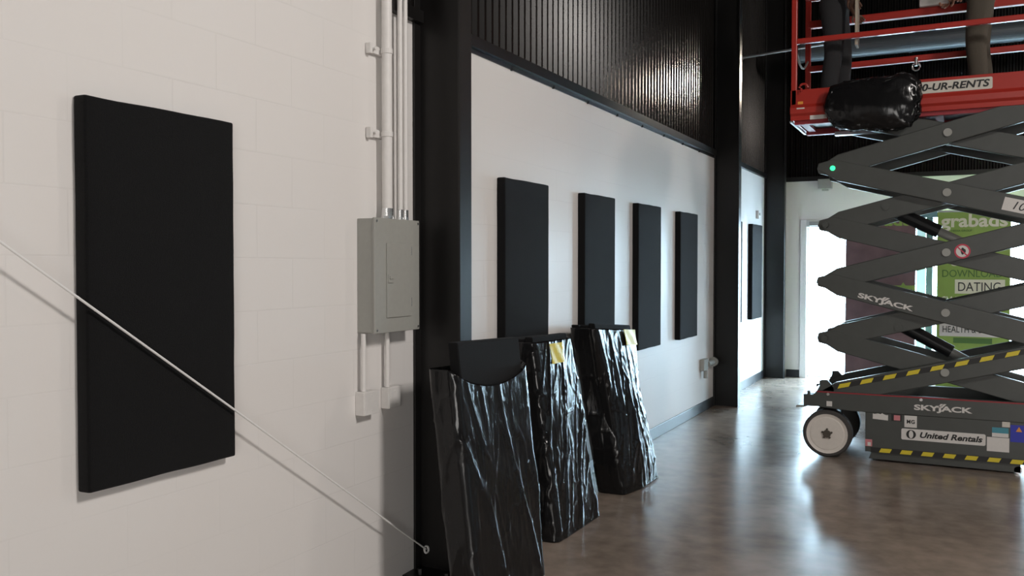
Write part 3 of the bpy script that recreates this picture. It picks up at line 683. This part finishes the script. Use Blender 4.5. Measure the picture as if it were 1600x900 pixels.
bar((PX0 + 0.025, YF - 0.022, 3.25), (PX1 - 0.5, YF - 0.022, 3.265), 0.05)
bar((PX0 + 0.025, YF - 0.022, 3.635), (PX1 - 0.025, YF - 0.022, 3.635), 0.062)
for x in (PX0 + 0.025, PX1 - 0.025): bar((x, YN + 0.022, ZT), (x, YF - 0.022, ZT))
bm = B(); tube(bm, [(PX0 + 0.025, YN + 0.03 + (YF - YN - 0.06) * k / 16, 3.32 - 0.12 * math.sin(PI * k / 16)) for k in range(17)], 0.009, 8)
obj('gate_chain', bm, M['grey_enamel'], lift)
bm = B(); cyl(bm, (-0.36, YF - 0.06, 3.19), (-0.36, YF - 0.06, 3.26), 0.014); tube(bm, [(-0.36 + 0.03 * math.sin(a), YF - 0.06, 3.185 + 0.03 * math.cos(a)) for a in [2 * PI * k / 14 for k in range(15)]], 0.007, 8)
obj('lanyard_ring', bm, M['chrome'], lift)
bm = tube(B(), [(-1.165, YN - 0.004, PZ + 0.235 + 0.0), (-1.165, YN - 0.03, PZ + 0.245), (-1.165, YN - 0.034, PZ + 0.22)], 0.008, 8)
tube(bm, [(-1.15 + 0.032 * math.cos(a), YN - 0.01, PZ + 0.255 + 0.032 * math.sin(a)) for a in [PI * k / 10 for k in range(11)]], 0.009, 8)
obj('lanyard_ring', bm, red, lift)
cb = obj('control_box', box(B(), -0.34, -0.115, YF - 0.10, YF - 0.045, 3.665, 3.87), M['white_vinyl'], lift, bevel=0.01, label='white control box on the rail')

# crumpled black plastic sack hanging over the platform side
sil = [(-0.94, 2.93), (-0.85, 2.955), (-0.782, 2.967), (-0.63, 2.975), (-0.486, 2.97), (-0.419, 2.995), (-0.34, 2.96), (-0.295, 2.90), (-0.285, 2.78), (-0.295, 2.68), (-0.35, 2.575), (-0.46, 2.553), (-0.62, 2.565), (-0.779, 2.573), (-0.90, 2.61), (-0.955, 2.66), (-0.985, 2.78), (-0.965, 2.87)]
cxm, czm = -0.63, 2.77
def silr(a):
    best = 0
    for (x0, z0), (x1, z1) in zip(sil, sil[1:] + sil[:1]):
        dx, dz = math.cos(a), math.sin(a); ex, ez = x1 - x0, z1 - z0
        det = dx * (-ez) + ex * dz
        if abs(det) < 1e-9: continue
        t = ((x0 - cxm) * (-ez) + ex * (z0 - czm)) / det; q = (dx * (z0 - czm) - dz * (x0 - cxm)) / det
        if t > 0 and -1e-6 <= q <= 1 + 1e-6: best = max(best, t)
    return best
bm = B(); bmesh.ops.create_icosphere(bm, subdivisions=5, radius=1)
for v in bm.verts:
    d = v.co.copy(); a = math.atan2(d.z, d.x); rr = math.hypot(d.x, d.z); sr = silr(a)
    q = Vector((d.x * 2.1 + 3, d.y * 2.1, d.z * 2.1))
    f = 0.0
    for fr, am in ((1.0, 0.10), (2.1, 0.075), (4.3, 0.04)):
        w = q * fr + Vector((noise.noise(q * fr * 1.3), noise.noise(q * fr * 1.3 + Vector((9, 2, 4))), 0)) * 0.5
        f += am * (max(0, 1 - abs(noise.noise(w)) * 3.4) ** 1.6 - 0.35)
    rr2 = rr * sr * (1 + f * 0.45)
    v.co = Vector((cxm + math.cos(a) * rr2, YN - 0.10 + d.y * 0.10 * (1 + f * 2.5) + f * 0.25 * (1 if d.y < 0 else 0), czm + math.sin(a) * rr2))
    if v.co.z < PZ + 0.25 and v.co.y > YN - 0.026: v.co.y = YN - 0.026
tag(obj('plastic_sack', bm, M['bag'], smooth=True), 'crumpled black plastic sack hanging over the red platform side', 'plastic sack')

# ------------------------------------------------------------------ people on the platform
def skinmesh(chain_v, edges, radii, root, sub=2):
    me = bpy.data.meshes.new('skinned'); me.from_pydata([tuple(v) for v in chain_v], edges, []); o = bpy.data.objects.new('skin_tmp', me); C.objects.link(o)
    md = o.modifiers.new('s', 'SKIN'); sm = o.modifiers.new('d', 'SUBSURF'); sm.levels = sub; sm.render_levels = sub
    for i, sv in enumerate(me.skin_vertices[0].data): sv.radius = radii[i] if isinstance(radii[i], tuple) else (radii[i],) * 2; sv.use_root = (i == root)
    bpy.context.view_layer.update()
    out = bpy.data.meshes.new_from_object(o.evaluated_get(bpy.context.evaluated_depsgraph_get()))
    bpy.data.objects.remove(o); bpy.data.meshes.remove(me)
    for p in out.polygons: p.use_smooth = True
    return out
class Sk:
    def __init__(s): s.v = []; s.e = []; s.r = []
    def add(s, p, r, par=None):
        s.v.append(Vector(p)); s.r.append(r); i = len(s.v) - 1
        if par is not None: s.e.append((par, i))
        return i
    def mesh(s, f, root=0): return skinmesh([f(v) for v in s.v], s.e, s.r, root)
def person(name, label, loc, heading, mats, arms_pose, stance):
    """local frame: +y is where the person faces, +x their right hand side"""
    t = thing(name, label, 'person', loc)
    rot = Matrix.Rotation(heading, 3, 'Z'); base = Vector(loc)
    f = lambda v: rot @ Vector(v) + base
    skin, trou, shirt, boot, hair = mats
    b = Sk()
    pel = b.add((0, 0, 0.95), (0.125, 0.095)); w = b.add((0, 0.0, 1.10), (0.115, 0.085), pel); ch = b.add((0, 0.01, 1.30), (0.135, 0.10), w)
    nk0 = b.add((0, 0.0, 1.44), 0.07, ch); nk = b.add((0, 0.015, 1.52), 0.052, nk0); hd0 = b.add((0, 0.03, 1.585), 0.068, nk); hd1 = b.add((0, 0.025, 1.66), (0.078, 0.092), hd0); b.add((0, 0.015, 1.725), 0.055, hd1)
    feet = []
    for sx in (-1, 1):
        st = stance[0 if sx < 0 else 1]
        hip = b.add((sx * 0.095, 0, 0.88), 0.088, pel); kn = b.add((sx * 0.11, st * 0.6 + 0.03, 0.49), 0.056, hip); an = b.add((sx * 0.12, st, 0.10), 0.038, kn); b.add((sx * 0.13, st + 0.10, 0.04), 0.035, an); feet.append((sx * 0.12, st))
    hands = []
    for sx in (-1, 1):
        el, wr = arms_pose[0 if sx < 0 else 1]
        sh = b.add((sx * 0.175, 0, 1.40), 0.055, ch); e = b.add(el, 0.042, sh); wv = b.add(wr, 0.029, e)
        dd = (Vector(wr) - Vector(el)).normalized(); hands.append((sx, Vector(wr), dd)); b.add(Vector(wr) + dd * 0.05, (0.038, 0.022), wv)
    body = obj('body', b.mesh(f), skin, t)
    for sx, wr, dd in hands:   # fingers curl forward, thumb from the side of the palm
        side = Vector((0, 1, 0)) if abs(dd.y) < 0.75 else Vector((1, 0, 0)); side = (side - dd * side.dot(dd)).normalized(); nrm = dd.cross(side) * -sx
        h = Sk(); root = h.add(wr + dd * 0.03, (0.03, 0.02)); palm = h.add(wr + dd * 0.075, (0.036, 0.018), root)
        for k, (off, L) in enumerate(((-0.028, 0.075), (-0.010, 0.085), (0.009, 0.080), (0.027, 0.062))):
            p0 = wr + dd * 0.088 + side * off; a = h.add(p0, 0.0095, palm); p1 = p0 + dd * L * 0.42 + nrm * L * 0.12; q = h.add(p1, 0.009, a)
            p2 = p1 + dd * L * 0.22 + nrm * L * 0.28; z = h.add(p2, 0.0085, q); h.add(p2 - dd * L * 0.06 + nrm * L * 0.28, 0.0075, z)
        tp = h.add(wr + dd * 0.045 - side * 0.036, 0.012, root); t2 = h.add(wr + dd * 0.075 - side * 0.055 + nrm * 0.01, 0.010, tp); h.add(wr + dd * 0.10 - side * 0.055 + nrm * 0.022, 0.0085, t2)
        obj('hand', h.mesh(f), skin, body)
    # face
    for sx in (-1, 1):
        bm = B(); bmesh.ops.create_uvsphere(bm, u_segments=10, v_segments=8, radius=0.011, matrix=Matrix.Translation((sx * 0.031, 0.108, 1.655)))
        for v in bm.verts: v.co = f(v.co)
        obj('eye', bm, M['white_vinyl'], body, smooth=True)
    bm = B(); n0 = [(0, 0.112, 1.66), (-0.016, 0.108, 1.615), (0.016, 0.108, 1.615), (0, 0.138, 1.618), (0, 0.105, 1.606)]
    vs = [bm.verts.new(f(p)) for p in n0]
    for q in ((0, 1, 3), (0, 3, 2), (1, 4, 3), (3, 4, 2)): bm.faces.new([vs[i] for i in q])
    obj('nose', bm, skin, body, smooth=True)
    obj('mouth', tube(B(), [f((x, 0.108 - 0.6 * x * x * 10, 1.585)) for x in (-0.025, -0.012, 0, 0.012, 0.025)], 0.005, 8), M['sign_red'], body)
    for sx in (-1, 1):
        bm = B(); bmesh.ops.create_uvsphere(bm, u_segments=10, v_segments=8, radius=1, matrix=Matrix.Translation((sx * 0.083, 0.02, 1.645)) @ Matrix.Diagonal((0.012, 0.02, 0.032, 1)))
        for v in bm.verts: v.co = f(v.co)
        obj('ear', bm, skin, body, smooth=True)
    bm = B(); bmesh.ops.create_uvsphere(bm, u_segments=24, v_segments=14, radius=1)
    bmesh.ops.delete(bm, geom=[v for v in bm.verts if v.co.z < -0.15 or (v.co.y > 0.55 and v.co.z < 0.5)], context='VERTS')
    for v in bm.verts: v.co = f((v.co.x * 0.092, v.co.y * 0.107 + 0.012, v.co.z * 0.098 + 1.68))
    o = obj('hair', bm, hair, body, smooth=True); md = o.modifiers.new('so', 'SOLIDIFY'); md.thickness = 0.008
    # clothes
    s = Sk(); p0 = s.add((0, 0, 0.97), (0.15, 0.118)); a = s.add((0, 0.0, 1.10), (0.142, 0.11), p0); c2 = s.add((0, 0.01, 1.30), (0.155, 0.12), a); s.add((0, 0.0, 1.43), 0.085, c2)
    for sx in (-1, 1):
        el = Vector(arms_pose[0 if sx < 0 else 1][0]); sh = s.add((sx * 0.175, 0, 1.40), 0.072, c2); s.add(Vector((sx * 0.175, 0, 1.40)).lerp(el, 0.75), 0.062, sh)
    obj('shirt', s.mesh(f), shirt, t)
    s = Sk(); p0 = s.add((0, 0, 0.96), (0.14, 0.112)); s.add((0, 0, 1.02), (0.138, 0.108), p0)
    for sx in (-1, 1):
        st = stance[0 if sx < 0 else 1]
        hip = s.add((sx * 0.095, 0, 0.86), 0.107, p0); th_ = s.add((sx * 0.10, st * 0.3 + 0.02, 0.68), 0.094, hip); kn = s.add((sx * 0.11, st * 0.6 + 0.03, 0.49), 0.078, th_); cf = s.add((sx * 0.117, st * 0.8 + 0.005, 0.28), 0.074, kn); s.add((sx * 0.12, st, 0.11), 0.07, cf)
    obj('trousers', s.mesh(f), trou, t)
    for fx, fy in feet:
        s = Sk(); q = s.add((fx, fy, 0.13), 0.058); q2 = s.add((fx, fy, 0.055), (0.05, 0.053), q); q3 = s.add((fx * 1.03, fy + 0.10, 0.045), (0.047, 0.042), q2); s.add((fx * 1.05, fy + 0.17, 0.035), (0.042, 0.032), q3); s.add((fx, fy - 0.05, 0.045), 0.042, q2)
        bt = obj('boot', s.mesh(f), boot, t)
        bm = B(); n = 20; ol = [(fx * 1.03 + 0.05 * math.sin(2 * PI * k / n), fy + 0.06 + 0.155 * math.cos(2 * PI * k / n)) for k in range(n)]
        a = [bm.verts.new(f((x, y, 0.0))) for x, y in ol]; c = [bm.verts.new(f((x, y, 0.028))) for x, y in ol]
        for k in range(n): bm.faces.new((a[k], a[(k + 1) % n], c[(k + 1) % n], c[k]))
        bm.faces.new(a[::-1]); bm.faces.new(c); obj('sole', bm, M['rubber'], bt)
    return t
DZ = PZ + 0.06
# both face the far side; local x right -> world +x
person('person', 'person in dark trousers standing at the left end of the platform, holding a board', (-0.965, 7.84, DZ), -PI / 2,
       (M['skin'], M['denim'], M['shirt1'], M['boot'], M['hair']), [((-0.25, 0.02, 1.12), (-0.24, 0.13, 0.92)), ((0.245, 0.03, 1.12), (0.22, 0.14, 0.93))], (0.05, -0.03))
bm = B(); box(bm, -0.775, -0.755, 7.50 + 0.05, 7.50 + 0.19, 3.27, 3.66)
tag(obj('tan_board', bm, M['board'], bevel=0.003), 'thin tan board held upright by the person in dark trousers', 'board')
person('person', 'person in olive trousers on the platform, one hand on the red rail', (0.115, 7.92, DZ), PI / 2,
       (M['skin2'], M['khaki'], M['shirt2'], M['boot'], M['hair']), [((-0.26, 0.0, 1.14), (-0.23, 0.11, 0.93)), ((0.27, 0.05, 1.16), (0.255, 0.20, 0.985))], (0.02, -0.03))

# ------------------------------------------------------------------ roll-up banners by the glazing
def banner(x0, x1, y, ztop, cloth, label, group='roll-up banners by the entrance'):
    t = thing('rollup_banner', label, 'banner', ((x0 + x1) / 2, y, 0), group)
    bm = box(B(), x0 - 0.01, x1 + 0.01, y - 0.06, y + 0.06, 0.012, 0.095); cyl(bm, (x0 + 0.1, y, 0), (x0 + 0.1, y, 0.02), 0.03); cyl(bm, (x1 - 0.1, y, 0), (x1 - 0.1, y, 0.02), 0.03)
    obj('base', bm, M['alu'], t, bevel=0.01)
    obj('top_bar', box(B(), x0 - 0.005, x1 + 0.005, y - 0.012, y + 0.012, ztop, ztop + 0.022), M['alu'], t, bevel=0.004)
    obj('pole', cyl(B(), ((x0 + x1) / 2, y + 0.03, 0.06), ((x0 + x1) / 2, y + 0.03, ztop + 0.01), 0.012), M['alu'], t)
    bm = B(); nx, nz = 24, 24; g = []
    for j in range(nz + 1):
        row = []
        for i in range(nx + 1):
            u, v = i / nx, j / nz
            row.append(bm.verts.new((x0 + (x1 - x0) * u, y + 0.002 * math.sin(u * PI), 0.09 + (ztop - 0.09) * v)))
        g.append(row)
    for j in range(nz):
        for i in range(nx): bm.faces.new((g[j][i], g[j][i + 1], g[j + 1][i + 1], g[j + 1][i]))
    c = obj('printed_sheet', bm, cloth, t); md = c.modifiers.new('so', 'SOLIDIFY'); md.thickness = 0.001
    return t, c
YBN = 11.8; yl = YBN - 0.003
t, c = banner(-0.268, 0.497, YBN, 2.165, M['ban_green'], 'green roll-up banner listing dating and beauty behind the lift')
lettering('grabads', (-0.235, yl, 1.94), 0.70, 0.20, M['ban_cream'], c, bold=0.028)
lettering('MEDIA GROUP', (-0.12, yl, 1.935), 0.22, 0.022, M['ban_dark'], c)
for bx in ((-0.235, 0.465, 1.385, 1.50, 'ban_dark_green'),): plate('print_band', bx[0], bx[1], bx[2], bx[3], M['ban_green'], c, y=yl + 0.001, t=0.001)
lettering('e.', (-0.13, yl, 1.53), 0.13, 0.10, M['ban_cream'], c, bold=0.03)
lettering('DOWNLOADS', (-0.21, yl - 0.002, 1.40), 0.68, 0.085, M['ban_dark'], c, bold=0.0)
plate('print_band', -0.075, 0.445, 1.205, 1.372, M['ban_cream'], c, y=yl, t=0.001); lettering('DATING', (-0.04, yl - 0.002, 1.235), 0.44, 0.105, M['ink'], c)
lettering('SWEEPSTAKES', (-0.21, yl - 0.001, 1.095), 0.66, 0.075, M['ban_cream'], c, bold=0.01)
plate('print_band', -0.235, 0.49, 0.70, 0.865, M['white_vinyl'], c, y=yl, t=0.001); lettering('HEALTH & BEAUTY', (-0.20, yl - 0.002, 0.745), 0.66, 0.075, M['ink'], c, bold=0.005)
plate('print_band', -0.085, 0.32, 0.622, 0.685, M['ban_dark'], c, y=yl, t=0.001)
t, c = banner(-1.293, -0.50, YBN, 2.18, M['ban_brown'], 'maroon roll-up banner with a green web address band behind the lift')
lettering('grab', (-1.25, yl, 1.965), 0.37, 0.20, M['white_vinyl'], c, bold=0.028); lettering('ads', (-0.86, yl, 2.015), 0.30, 0.15, M['ban_green'], c, bold=0.028)
obj('print_band', prism(B(), [(-1.15, 1.295), (-0.66, 1.295), (-0.635, 1.335), (-0.61, 1.295), (-0.505, 1.295), (-0.505, 1.14), (-1.15, 1.14)], yl - 0.001, yl + 0.001), M['ban_green'], c)
lettering('MEDIA.COM', (-1.02, yl - 0.002, 1.17), 0.48, 0.085, M['ban_dark'], c, bold=0.01)

# ------------------------------------------------------------------ overhead services
t = thing('air_duct', 'grey overhead air duct behind the platform rails', 'duct', (1.5, 11.8, 4.2))
bm = B()
obj('duct_pipe', cyl(bm, (-1.9, 11.8, 4.225), (6.9, 11.8, 4.225), 0.13, n=32), M['duct'], t, smooth=False)
for x in (-1.85, -0.6, 0.65, 1.9, 3.15, 4.4, 5.65): obj('seam_ring', cyl(B(), (x, 11.8, 4.225), (x + 0.03, 11.8, 4.225), 0.137, n=32), M['duct'], t)
for x in (-1.2, 1.3, 3.8, 6.3): obj('hanger', box(B(), x, x + 0.03, 11.795, 11.805, 4.34, 5.6), M['steel_black'], t)
t = thing('overhead_conduit', 'thin metal conduit running below the black ceiling toward the lift', 'conduit', (-2.1, 11.0, 4.05))
obj('pipe', tube(B(), [(-2.66, 11.0, 4.035), (-1.2, 11.0, 4.126)], 0.016, 12), M['alu'], t); obj('pipe_clamp', box(B(), -2.44, -2.40, 10.97, 11.03, 4.03, 4.07), M['alu'], t)
